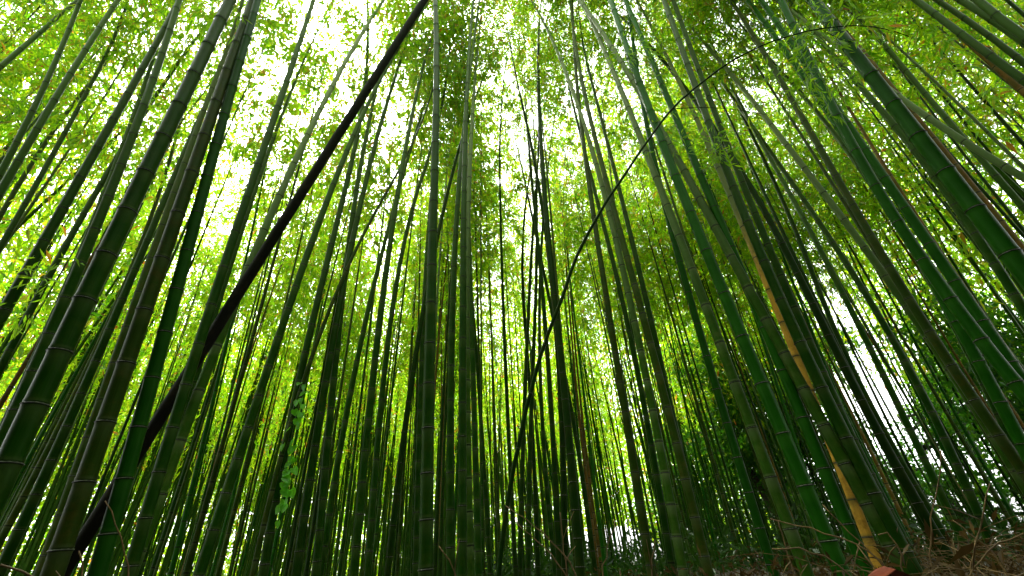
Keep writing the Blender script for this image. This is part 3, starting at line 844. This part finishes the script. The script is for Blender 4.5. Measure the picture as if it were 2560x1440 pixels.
# ------------------------------------------------------------------ broadleaf trees behind the grove
def broad_tree(x, y, H, r, seed, label, n=14000):
    R = np.random.default_rng(seed)
    g = float(ground_h(x, y))
    root = link('broadleaf_tree', None, None, (x, y, g), label=label, category='tree', group='dark broadleaf trees beyond the bamboo')
    zs = np.linspace(-.2, H * .75, 8)
    wob = np.cumsum(R.normal(size=(8, 2)) * .12, 0)
    ax = np.stack([wob[:, 0], wob[:, 1], zs], -1)
    V, Q, T, uv = tube(ax, np.linspace(.2, .06, 8), 9)
    link('trunk', mesh_from('trunk', V, Q, [M['bark']], T, uv=uv), root)
    ends = []
    for k in range(11):
        i = int(R.integers(2, 8))
        a, e = R.uniform(0, 6.28), R.uniform(.1, .9)
        L = R.uniform(.5, 1.0) * r
        t = np.linspace(0, 1, 6)[:, None]
        d = np.array([np.cos(a) * np.cos(e), np.sin(a) * np.cos(e), np.sin(e)])
        pts = ax[i] + d * t * L + np.cumsum(R.normal(size=(6, 3)) * .09, 0) * np.minimum(1, t * 3)
        V, Q, T, uv = tube(pts, np.linspace(.06, .012, 6), 6)
        link('limb', mesh_from('limb', V, Q, [M['bark']], T, uv=uv), root)
        ends += [pts[3], pts[4], pts[5]]
    ends = np.array(ends)
    cl = ends[R.integers(0, len(ends), 110)] + R.normal(size=(110, 3)) * .55
    k = R.integers(0, 110, n)
    C = cl[k] + R.normal(size=(n, 3)) * np.array([.34, .34, .2])
    D = R.normal(size=(n, 3)) + np.array([0, 0, -.3])
    D /= np.linalg.norm(D, axis=1)[:, None]
    L = R.uniform(.10, .19, n)
    V, T = leaf_soup(C, D, L, L * .26)
    P = Parts()
    P.add(V, None, T, 0)
    link('crown', P.mesh('crown', [M['broad']]), root, kind='stuff')
for az, D, H, r, sd, lb in (
        (25, 19, 7.5, 2.5, 3, 'dark broadleaf tree behind the tan dead culm and its green neighbours'),
        (32, 20, 9.5, 2.5, 4, 'tallest dark broadleaf tree, just before the widest white gap at the right'),
        (49, 17, 6.0, 2.4, 5, 'low dark broadleaf tree near the right edge, under the row of white gaps'),
        (28, 24, 8.0, 2.6, 7, 'dark broadleaf tree behind the big dark green culm, partly hiding its taller neighbour'),
        (41, 23, 6.0, 2.6, 8, 'lowest dark broadleaf tree, spreading under the widest white gap'),
        (19, 24, 6.0, 2.4, 6, 'small dark broadleaf tree seen through the slender culms right of the middle')):
    broad_tree(D * math.sin(math.radians(az)), D * math.cos(math.radians(az)), H, r, sd, lb)

# ------------------------------------------------------------------ the dead leaning pole and the arching culm
def smooth_path(pts, n):
    pts = np.asarray(pts, float)
    L = np.concatenate([[0], np.cumsum(np.linalg.norm(np.diff(pts, axis=0), axis=1))])
    s = np.linspace(0, L[-1], n)
    P = np.stack([np.interp(s, L, pts[:, k]) for k in range(3)], -1)
    for _ in range(max(2, n // (len(pts)))):
        P[1:-1] = P[1:-1] * .5 + (P[:-2] + P[2:]) * .25
    return P

pb, pu = np.array([-4.064, 4.234, -.045]), np.array([.4016, -.1628, .9012])
root = link('leaning_pole', None, None, tuple(pb), label='nearly black dead pole leaning diagonally across the grove to the top edge', category='pole')
tt = np.linspace(-.15, 9.6, 40)
bow = np.sin(np.clip(tt / 9.6, 0, 1) * np.pi)[:, None] * np.array([-.012, 0, .005]) + np.random.default_rng(2).normal(size=(40, 3)) * .001
V, Q, T, uv = tube(tt[:, None] * pu + bow, np.linspace(.058, .044, 40), 14)
ex = np.zeros(len(V))
pole = link('shaft', mesh_from('shaft', V, Q, [M['k']], T, None, {'scar': ex, 'bloom_and_sheen': ex}, uv), root)
for t, sd in ((2.3, 1), (4.4, -1), (6.1, 1)):
    p = tt[np.argmin(abs(tt - t))] * pu
    st = np.array([.055 * sd, -.03, .02])
    V, Q, T, uv = tube(np.array([p, p + st, p + st * 1.35 + np.array([0, 0, .02])]), [.014, .011, .006], 6)
    e2 = np.zeros(len(V))
    link('stub', mesh_from('stub', V, Q, [M['k']], T, None, {'scar': e2, 'bloom_and_sheen': e2}, uv), root)

ARC=[[-0.197, 3.162, 0.392], [-0.153, 3.146, 0.642], [-0.097, 3.127, 0.867], [-0.034, 3.104, 1.109], [0.04, 3.079, 1.369], [0.134, 3.046, 1.648], [0.232, 3.012, 1.899], [0.326, 2.979, 2.081], [0.415, 2.947, 2.273], [0.496, 2.919, 2.478], [0.66, 2.862, 2.749], [0.866, 2.79, 3.044], [1.118, 2.701, 3.363], [1.333, 2.626, 3.617], [1.551, 2.55, 3.856], [1.788, 2.467, 4.021], [2.125, 2.349, 4.193], [2.422, 2.245, 4.243], [2.642, 2.168, 4.221], [2.871, 2.088, 4.133], [3.003, 2.042, 4.044], [3.134, 1.996, 3.876]]
VINE=[[-2.524, 4.943, 2.393], [-2.506, 4.952, 2.317], [-2.525, 4.942, 2.227], [-2.503, 4.953, 2.16], [-2.511, 4.95, 2.068], [-2.526, 4.942, 1.994], [-2.502, 4.954, 1.917], [-2.488, 4.961, 2.064], [-2.578, 4.915, 1.893], [-2.527, 4.941, 1.75], [-2.513, 4.949, 1.695], [-2.603, 4.902, 1.709], [-2.516, 4.947, 1.591], [-2.481, 4.964, 1.568], [-2.52, 4.945, 1.525], [-2.517, 4.946, 1.448], [-2.475, 4.968, 1.467], [-2.525, 4.942, 1.378], [-2.529, 4.94, 1.315], [-2.497, 4.956, 1.333], [-2.518, 4.946, 1.253], [-2.485, 4.963, 1.231], [-2.459, 4.976, 1.254], [-2.497, 4.957, 1.159], [-2.499, 4.956, 1.116], [-2.52, 4.945, 1.1], [-2.514, 4.948, 0.961], [-2.56, 4.924, 2.207], [-2.569, 4.92, 2.094], [-2.572, 4.918, 2.416], [-2.526, 4.942, 1.424], [-2.535, 4.937, 1.954], [-2.528, 4.941, 1.663], [-2.509, 4.95, 1.287]]
TWIGS={"a": [[0.645, 1.354, 0.495], [0.672, 1.341, 0.484], [0.727, 1.312, 0.463], [0.774, 1.285, 0.435], [0.81, 1.262, 0.417], [0.826, 1.252, 0.384], [0.832, 1.248, 0.357]], "b": [[0.812, 1.379, 0.521], [0.823, 1.372, 0.487], [0.839, 1.362, 0.452], [0.859, 1.35, 0.423], [0.868, 1.344, 0.387], [0.884, 1.334, 0.352]], "c": [[0.545, 1.18, 0.425], [0.566, 1.17, 0.423], [0.609, 1.148, 0.421], [0.634, 1.135, 0.404], [0.657, 1.122, 0.374], [0.661, 1.119, 0.368]], "d": [[1.146, 2.334, 0.541], [1.141, 2.336, 0.446], [1.136, 2.339, 0.325]], "e": [[1.251, 1.43, 0.648], [1.225, 1.452, 0.578], [1.194, 1.478, 0.52], [1.171, 1.496, 0.466], [1.148, 1.514, 0.412], [1.125, 1.531, 0.336]], "f": [[1.092, 1.17, 0.525], [1.071, 1.188, 0.479], [1.047, 1.21, 0.441], [1.03, 1.224, 0.412], [1.012, 1.239, 0.373], [0.998, 1.25, 0.347]], "g": [[0.835, 1.246, 0.439], [0.864, 1.226, 0.457], [0.864, 1.226, 0.432], [0.855, 1.233, 0.394], [0.844, 1.24, 0.356]], "h": [[-0.725, 0.689, 0.466], [-0.715, 0.699, 0.467], [-0.699, 0.716, 0.459], [-0.685, 0.729, 0.45]], "i": [[-0.997, 1.121, 0.613], [-0.972, 1.143, 0.569], [-0.953, 1.158, 0.523], [-0.938, 1.17, 0.503], [-0.918, 1.186, 0.458]], "j": [[-0.871, 0.965, 0.499], [-0.862, 0.973, 0.48], [-0.853, 0.981, 0.457]], "k": [[-0.064, 1.499, 0.585], [-0.012, 1.5, 0.544], [0.028, 1.5, 0.523], [0.066, 1.499, 0.484], [0.103, 1.496, 0.447], [0.13, 1.494, 0.394]], "l": [[0.271, 1.577, 0.533], [0.255, 1.58, 0.482], [0.23, 1.583, 0.441], [0.203, 1.587, 0.389]], "m": [[0.355, 1.457, 0.467], [0.345, 1.46, 0.434], [0.324, 1.465, 0.383]], "n": [[0.111, 1.696, 0.576], [0.111, 1.696, 0.516], [0.111, 1.696, 0.462], [0.113, 1.696, 0.392]], "o": [[-0.245, 1.378, 0.485], [-0.221, 1.382, 0.461], [-0.194, 1.386, 0.414]], "p": [[1.028, 1.092, 0.421], [0.995, 1.122, 0.406], [0.958, 1.154, 0.383], [0.931, 1.176, 0.352]], "q": [[1.08, 1.313, 0.462], [1.094, 1.301, 0.433], [1.113, 1.285, 0.393], [1.115, 1.283, 0.34]], "r": [[-0.043, 1.799, 0.564], [0.01, 1.8, 0.51], [0.07, 1.799, 0.47], [0.122, 1.796, 0.391]]}
A = np.array(ARC)
A = np.vstack([A[0] * [1, 1, 0] + [-.07, .02, -.1], A, A[-1] + [.06, -.02, -.16]])
path = smooth_path(A, 70)
for i_ in range(5, 66, 4):                                 # slight kink at each joint
    path[i_:] += np.random.default_rng(i_).normal(size=3) * np.array([.004, .002, .004])
root = link('arching_bamboo', None, None, tuple(path[0]), label='very thin dark bamboo arching over the front culms, its tip hanging at upper right', category='bamboo')
rr = np.interp(np.linspace(0, 1, 70), [0, .35, .75, 1], [.0165, .0145, .0085, .003])
V, Q, T, uv = tube(path - path[0], rr, 9)
ex = np.zeros(len(V))
stem = link('culm', mesh_from('culm', V, Q, [M['d']], T, None, {'scar': ex, 'bloom_and_sheen': ex}, uv), root)
for i in range(5, 66, 4):
    t = Vector(path[i + 1] - path[i - 1]).normalized()
    link('node_ring', RING, stem, path[i] - path[0], t.to_track_quat('Z', 'Y'), (rr[i] * 1.15, rr[i] * 1.15, .008))
def twig_branch(root, p0, p1, sag, r):
    t = np.linspace(0, 1, 8)[:, None]
    pts = p0 + (p1 - p0) * t + np.array([0, 0, -sag]) * np.sin(t * np.pi)
    V, Q, T, uv = tube(pts, np.linspace(r, r * .4, 8), 5)
    e = np.zeros(len(V))
    link('side_branch', mesh_from('side_branch', V, Q, [M['d']], T, None, {'scar': e, 'bloom_and_sheen': e}, uv), root)
for i_, dv_ in ((33, (.2, .05, .12)), (40, (-.12, -.05, .25)), (54, (.3, .1, -.2)), (58, (.25, -.1, .12)), (62, (.22, .05, -.18))):
    twig_branch(root, path[i_] - path[0], path[i_] - path[0] + np.array(dv_), .01, .0022)
twig_branch(root, path[47] - path[0], path[47] - path[0] + np.array([.75, -.1, -.32]), -.06, .004)
P = Parts()
B = np.repeat(path[64:69] - path[0], 4, 0) + rng.normal(size=(20, 3)) * .03
D = rng.normal(size=(20, 3)) * .5 + np.array([.3, 0, -.6]); D /= np.linalg.norm(D, axis=1)[:, None]
L = rng.uniform(.08, .14, 20)
V, T = leaf_soup(B, D, L, L * .1)
P.add(V, None, T, 0)
link('foliage', P.mesh('foliage', [M['leaf'], M['twig']]), root, kind='stuff')

# sprays of fresh leaves sprouting from the front culms
def spray(key, z, ang, n, reach):
    root, culm, fl, r0, H = front[key]
    P = Parts()
    for b in range(n):
        a = ang + rng.normal() * .5
        p0 = fl(z + rng.normal() * .12)
        d = np.array([math.cos(a), math.sin(a), rng.uniform(.0, .5)]) * reach * rng.uniform(.6, 1.1)
        t = np.linspace(0, 1, 5)[:, None]
        pts = p0 + d * t + np.array([0, 0, -.3 * reach]) * t ** 2
        V, Q, T_, _ = tube(pts, np.linspace(.003, .0012, 5), 4, cap=False)
        P.add(V, Q, None, 1)
        B, D, L = branch_leaves(pts, 7, 5, .07, .13, .1)
        V, T = leaf_soup(B, D, L, L * .1)
        P.add(V, None, T, 0)
    link('leaf_spray', P.mesh('leaf_spray', [M['fresh'], M['twig']]), root, kind='stuff')
for a in (('c2', 6.2, -1.9, 4, .35), ('c4', 6.4, -1.6, 4, .35), ('c4', 4.3, -1.2, 4, .4), ('c5', 4.9, -1.7, 3, .35), ('e', 4.35, 2.6, 7, .5), ('e', 4.6, -2.2, 6, .45),
          ('d2', 5.3, -2.0, 4, .4), ('d1', 5.9, -2.2, 3, .4), ('d2', 6.6, -2.2, 4, .4), ('L1', 5.5, 2.8, 3, .3), ('F', 2.9, -2.5, 4, .3)):
    spray(*a)

# ------------------------------------------------------------------ climbing vine on one culm
vb = front['M'][2](0) + np.array(front['M'][0].location)
root = link('climbing_vine', None, None, (vb[0] + .07, vb[1] - .03, 0), label='bright green heart-leaved vine climbing one slender culm', category='vine')
o0 = np.array(root.location)
vz = np.linspace(-.05, 2.5, 40)
fm = lambda z: front['M'][2](z) + np.array(front['M'][0].location)
vp = np.array([fm(z) + np.array([math.cos(z * 3.2 - .6) * .058, math.sin(z * 3.2 - .6) * .05 - .012, 0]) for z in vz])
V, Q, T, uv = tube(vp - o0, np.full(40, .0035), 5)
e = np.zeros(len(V))
link('stem', mesh_from('stem', V, Q, [M['g']], T, None, {'scar': e, 'bloom_and_sheen': e}, uv), root)
def heart():
    pts = [(0, 0), (.32, -.16), (.55, .08), (.50, .45), (.26, .82), (0, 1.12), (-.26, .82), (-.50, .45), (-.55, .08), (-.32, -.16)]
    V = [(x, y - .1, -.22 * abs(x) - .18 * max(0, y - .3) ** 2) for x, y in pts] + [(0, .38, .05)]
    T = [(10, i, (i + 1) % 10) for i in range(10)]
    return mesh_from('leaf', np.array(V), None, [M['vine_leaf']], np.array(T))
HEART = heart()
for p in VINE:
    p = np.array(p)
    z = p[2]
    q = Quaternion((0, 0, 1), rng.uniform(-.9, .9)) @ Quaternion((1, 0, 0), rng.uniform(-2.3, -1.3)) @ Quaternion((0, 0, 1), rng.uniform(-.6, .6))
    s = rng.uniform(.055, .088)
    link('leaf', HEART, root, p - o0, q, (s, s, s))

# ------------------------------------------------------------------ pale strips on two culms at the right
def strip(p0, p1, p2, w, label):
    pts = np.array([p0, p1, p2])
    path = smooth_path(pts, 9)
    n = len(path)
    T_ = np.gradient(path, axis=0)
    view = path - np.array([0, 0, CAM_H])
    S = np.cross(T_, view)
    S /= np.linalg.norm(S, axis=1)[:, None]
    N = np.cross(S, T_)
    N /= np.linalg.norm(N, axis=1)[:, None]
    rows = np.stack([path - S * w + N * .003, path + N * .006, path + S * w + N * .003, path - N * .0015], 1) - path[0]
    V = rows.reshape(-1, 3)
    Q = []
    for i in range(n - 1):
        for j in range(4):
            Q.append((i * 4 + j, i * 4 + (j + 1) % 4, i * 4 + 4 + (j + 1) % 4, i * 4 + 4 + j))
    Q += [(0, 3, 2, 1), (n * 4 - 4, n * 4 - 3, n * 4 - 2, n * 4 - 1)]
    link('pale_strip', mesh_from('pale_strip', V, np.array(Q), [M['strip']]), None, tuple(path[0]), label=label, category='strip', group='pale strips hanging on the culms')
strip((3.236, 2.317, 4.671), (3.222, 2.328, 4.629), (3.199, 2.367, 4.565), .008, 'larger pale strip hanging at a joint of the thick culm at upper right')
strip((4.276, 3.616, 5.981), (4.262, 3.63, 5.945), (4.244, 3.654, 5.906), .008, 'smaller pale strip hanging on the paired culms, below the arching tip')

# ------------------------------------------------------------------ dry twigs and undergrowth near the camera
TL = {
'a': 'longest dry twig slanting across the feet of the big right culms',
'b': 'dry twig bowing down towards the orange leaf from higher up',
'c': 'dry twig lying nearly level at the lower right',
'd': 'straight thick tan stick standing at the lower right',
'e': 'tallest upright dry twig before the broadleaf trees',
'f': 'upright dry twig nearest the lower right corner',
'g': 'hooked dry twig beside the orange leaf',
'h': 'dry twig arching in the lower left corner',
'i': 'thin dry twig in front of the smooth bright green bamboo foot',
'j': 'short dry twig before the foot of the dark pole',
'k': 'long dry yellowish twig slanting right of the arching culm foot',
'l': 'forked upright dry twig before the bamboo bundle',
'm': 'short dry twig at the foot of the bamboo bundle',
'n': 'wavy upright dry twig near the short-jointed bamboo',
'o': 'short dry twig by the foot of the tall middle bamboo',
'p': 'low dry twig rising at the lower right edge',
'q': 'dry twig slanting between the two upright ones at the lower right',
'r': 'faint dry twig crossing under the long yellowish one',
}
for k, pts in TWIGS.items():
    pts = np.array(pts)
    low = pts[-1].copy()
    d = pts[-1] - pts[-2]
    d = d / np.linalg.norm(d)
    g = low + np.array([d[0] * .12, d[1] * .12, 0])
    g[2] = float(ground_h(g[0], g[1])) - .02
    path = smooth_path(np.vstack([pts, (low + g) / 2 + np.array([.01, 0, .01]), g]), 22)
    path[1:-1] += np.random.default_rng(ord(k)).normal(size=(20, 3)) * .0022
    r = .0042 if k == 'd' else .0027
    root = link('dry_twig', None, None, tuple(path[-1]), label=TL[k], category='twig', group='dry twigs along the bottom of the view')
    V, Q, T, uv = tube(path - path[-1], np.linspace(r * .55, r, 22), 6)
    link('stalk', mesh_from('stalk', V, Q, [M['dry']], T, uv=uv), root)
    R = np.random.default_rng(ord(k) + 40)
    for b in range(int(R.integers(1, 4))):
        i = int(R.integers(3, 13))
        dv = R.normal(size=3) * np.array([1, .6, .8]) + np.array([0, 0, .4])
        dv *= R.uniform(.05, .13) / np.linalg.norm(dv)
        V, Q, T, uv = tube(np.array([path[i], path[i] + dv * .5, path[i] + dv + np.array([0, 0, -.01])]) - path[-1], [r * .6, r * .5, r * .3], 5)
        link('side_twig', mesh_from('side_twig', V, Q, [M['dry']], T, uv=uv), root)

P = Parts()
R = np.random.default_rng(8)
def tangle(n, cx, cy, sx, sy, h):
    for _ in range(n):
        x, y = R.normal(cx, sx), R.normal(cy, sy)
        if math.hypot(x, y) < .55:
            continue
        g = float(ground_h(x, y))
        a = R.uniform(0, 6.28)
        L = R.uniform(.4, 1.2) * h
        t = np.linspace(0, 1, 6)[:, None]
        lean = R.uniform(.2, .9)
        d = np.array([math.cos(a) * lean, math.sin(a) * lean, 1.0])
        pts = np.array([x, y, g - .02]) + d * t * L + np.array([math.cos(a) * .4, math.sin(a) * .4, -.5]) * L * t ** 2.5
        V, Q, T, _ = tube(pts, np.linspace(.0028, .001, 6) * R.uniform(.6, 1.2), 4, cap=False)
        P.add(V, Q, None, 0)
tangle(90, 1.7, 1.5, .35, .3, .55)
tangle(110, 2.6, 2.3, .6, .4, .65)
tangle(90, 3.4, 3.4, .6, .5, .7)
tangle(40, 1.2, 1.4, .25, .2, .42)
tangle(50, .2, 1.9, .5, .2, .42)
tangle(30, -1.0, 1.3, .3, .2, .4)
n = 9000
lx, ly = R.uniform(.4, 6.0, n), R.uniform(1.2, 7.0, n)
B = np.stack([lx, ly, ground_h(lx, ly) + R.uniform(0, 1, n) ** 2.2 * (.10 + .28 * np.abs(np.sin(lx * 2.1 + ly * 1.3)))], -1)
D = R.normal(size=(n, 3)); D /= np.linalg.norm(D, axis=1)[:, None]
L = R.uniform(.05, .12, n)
V, T = leaf_soup(B, D, L, L * .1)
P.add(V, None, T, 1)
link('undergrowth', P.mesh('undergrowth', [M['dry'], M['drygrass']]), None, kind='stuff', label='tangle of dry brown stalks and leaves along the bottom edge', category='undergrowth')

# the orange dead leaf close to the camera, on a bent stalk
lp = np.array([.521, .794, .3925])
root = link('dead_leaf', None, None, tuple(lp), label='curled orange dead leaf at the bottom edge under the tan dead culm', category='leaf')
u = np.linspace(-1, 1, 9)
Vt = []
for a in u:
    x = a * .062
    zc = -.030 * abs(a) ** 1.1
    w = .020 * (1 - abs(a) ** 2.2) + .002
    for b in (-1, 0, 1):
        Vt.append((x, .1 * x + b * w, zc - abs(b) * .004))
Vt = np.array(Vt)
Q = np.array([(i * 3 + j, i * 3 + j + 1, i * 3 + 4 + j, i * 3 + 3 + j) for i in range(8) for j in range(2)])
bl = link('blade', mesh_from('blade', np.vstack([Vt, Vt - [0, 0, .0012]]), np.vstack([Q, Q[:, ::-1] + 27]), [M['orange']]), root)
g = float(ground_h(.55, .78))
V, Q, T, uv = tube(np.array([[0, 0, -.001], [.03, .0, -.09], [.045, -.01, -.22], [.04, -.01, g - lp[2] - .02]]), [.0018, .002, .0025, .003], 5)
link('stalk', mesh_from('stalk', V, Q, [M['dry']], T, uv=uv), root)
